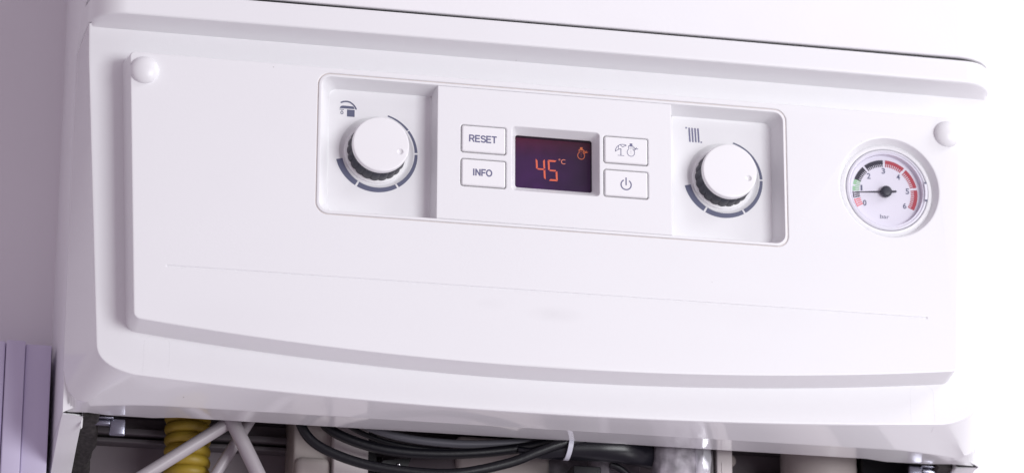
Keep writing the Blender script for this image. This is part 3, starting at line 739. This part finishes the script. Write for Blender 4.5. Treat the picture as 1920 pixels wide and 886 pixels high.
mb = MB(); mb.tube([(154.5, 95, -60), (154.5, 95, -180)], 18.6, 48, sub=0); mb.tube([(157.5, 92, -79.5), (157.5, 92, -180)], 12.5, 48, sub=0); cyl = mb.build('expansion_fitting', 'beige', boiler)
mb = MB(); mb.lathe([(3.2, 108), (3.2, 104), (2.2, 102.5), (.1, 102.5)], 112, -72.5, 24); mb.build('hex_plug', 'beige', boiler)
mb = MB(); mb.box(174.5, 207, 88, 112, -180, -66, bev=1); mb.build('electric_box', 'darker', boiler, smooth=35)

# ================================================================== LOOSE THINGS
# yellow corrugated gas hose
mb = MB(); X, Yh = -156.3, 96
pr = []; z = -62.0; rows_ = []
while z > -170:
    for t in range(10):
        zz = z - 5.4*t/10; q = math.sin(PI*((t/10) % 1)); rr = 9.3 + 1.75*q**.55
        xx = X + .35*math.sin(zz*.05)
        rows_.append([(xx + rr*math.cos(2*PI*k/40), Yh + rr*math.sin(2*PI*k/40), zz) for k in range(40)])
    z -= 5.4
mb.loft(rows_, cap0=True, cap1=True); tag(mb.build('corrugated_hose', 'yellow', smooth=70), 'yellow corrugated gas hose hanging at the left below the boiler cover', 'hose')
# white plastic tubes
def tube_thing(label, pts, r_, m_='tube', cat='tube', grp=None, name='drain_tube', seg=20):
    mb = MB(); mb.tube(pts, r_, seg); return tag(mb.build(name, m_, smooth=60), label, cat, grp)
tube_thing('off-white plastic tube slanting down left in front of the yellow hose', [(-127, 78, -67), (-139.6, 75, -76.4), (-177.1, 72, -103.6), (-220, 69, -134)], 3.05, grp='off-white tubes beside the yellow hose')
tube_thing('thinner off-white tube leaning left, right of the yellow hose and behind its crossing neighbour', [(-123, 86, -63), (-130.4, 84, -76.0), (-144.2, 84, -100), (-160, 84, -128)], 2.6, grp='off-white tubes beside the yellow hose')
tube_thing('thick off-white tube leaning right, crossing in front just right of the yellow hose', [(-145, 72, -63), (-137.9, 72, -77), (-125.6, 72, -100.8), (-112, 72, -128)], 3.5, grp='off-white tubes beside the yellow hose')
# cable loops
G = 'cables looped under the boiler cover'
tube_thing('lowest and longest black cable loop sagging below the cover', [(-109, 62, -66), (-107.6, 61, -79), (-99.2, 60, -89), (-78.6, 59, -96.5), (-53, 58, -99.4), (-32.6, 57, -98.8), (-9.6, 57, -92.8), (5.0, 56, -86.6), (17.0, 56, -81.8), (40, 58, -76)], 2.35, 'cable', 'cable', G, 'power_cable')
tube_thing('black cable loop hanging just above the lowest loop', [(-98, 68, -66), (-94.5, 67, -77.6), (-78, 66, -85.2), (-57, 65, -88.4), (-29, 64, -87.6), (-2, 63, -83.6), (16, 60, -79.6), (40, 62, -76)], 2.45, 'cable', 'cable', G, 'power_cable')
tube_thing('thin black cable tucked behind the grey one', [(-92, 74, -68), (-80, 73, -76.6), (-64, 72, -82.4), (-46, 71, -84.6), (-24, 69, -84.6), (0, 67, -81.2), (30, 66, -76)], 1.25, 'cable', 'cable', G, 'power_cable')
tube_thing('grey cable curving behind the black loops', [(-88, 70, -68), (-74, 69, -76.2), (-55, 68, -80.8), (-30, 67, -82.2), (-5, 66, -80.4), (18, 65, -77.2), (40, 65, -75)], 1.95, 'greycable', 'cable', None, 'signal_cable')
tube_thing('thin black strap running diagonally down beside the foil-wrapped pipe', [(42, 66, -88), (47, 66, -90), (54.5, 66, -96), (66, 66, -104)], 1.7, 'cable', 'cable', None, 'thin_cable')
# sleeve bundle
mb = MB(); rows_ = []
sx = [(-4, 61, -85, 1.6, 1.2), (2, 60.5, -86.0, 2.3, 2.2), (8, 60, -86.0, 3.2, 3.0), (14, 60, -84.6, 4.2, 3.9), (19, 60, -83.4, 5.2, 4.6), (24, 60, -82.6, 5.8, 5.0), (34, 60, -82.0, 6.4, 5.4), (46, 60, -81.8, 6.9, 5.8), (56, 64, -82.2, 6.6, 6), (64, 72, -81.6, 6.0, 5.8), (70, 80, -79, 5.0, 5)]
for i, (x, y, z, a, b_) in enumerate(sx):
    rows_.append([(x, y + b_*math.cos(2*PI*k/32), z + a*math.sin(2*PI*k/32) + .18*math.sin(5*2*PI*k/32 + i)) for k in range(32)])
mb.loft(rows_, cap0=True, cap1=True); tag(mb.build('cable_sleeve', 'bag', smooth=60), 'fat glossy black sleeve bundling the cables, right of the white cable tie', 'cable sleeve')
mb = MB(); L = []
for y0 in (0, 1):
    pass
rows_ = []
for k in range(33):
    a = 2*PI*k/32; zc, yc = -82.2, 59.2; ra, rb = 6.2, 5.9
    rows_.append([(20.0 + dx - 1.0*math.sin(a)*-1.0, yc - (rb+dr)*math.cos(a), zc + (ra+dr)*math.sin(a)) for dx, dr in ((-1.15, 0), (-1.15, .7), (1.15, .7), (1.15, 0))])
mb.loft(rows_, closed=True); mb.box(18.6, 22.4, 52.2, 55.2, -78.6, -75.4, bev=.5)
tag(mb.build('cable_tie', 'tie', smooth=50), 'translucent white cable tie strapped round the black cables', 'cable tie')
# lilac-white PVC window profile left of the boiler
pv = thing('pvc_profile', 'lilac-white ribbed PVC profile standing against the wall left of the boiler', 'profile', (-240, 124, -39))
for (x0, x1, y0, zt) in ((-290, -243.6, 92, -38.6), (-243.3, -234.4, 90.2, -38.4), (-234.1, -221.9, 92.5, -39.2)):
    mb = MB(); mb.box(x0, x1, y0, 124, -420, zt, bev=.7); mb.build('rib', 'pvc', pv, smooth=35)
mb = MB(); mb.box(-222.2, -220.2, 118.5, 123.9, -420, -32.4); tag(mb.build('gap_shade_strip', 'darker', smooth=0), 'thin black vertical strip standing in for the shaded gap between the PVC profile and the boiler', 'shade strip')  # black strip painted in place of the shade beside the boiler
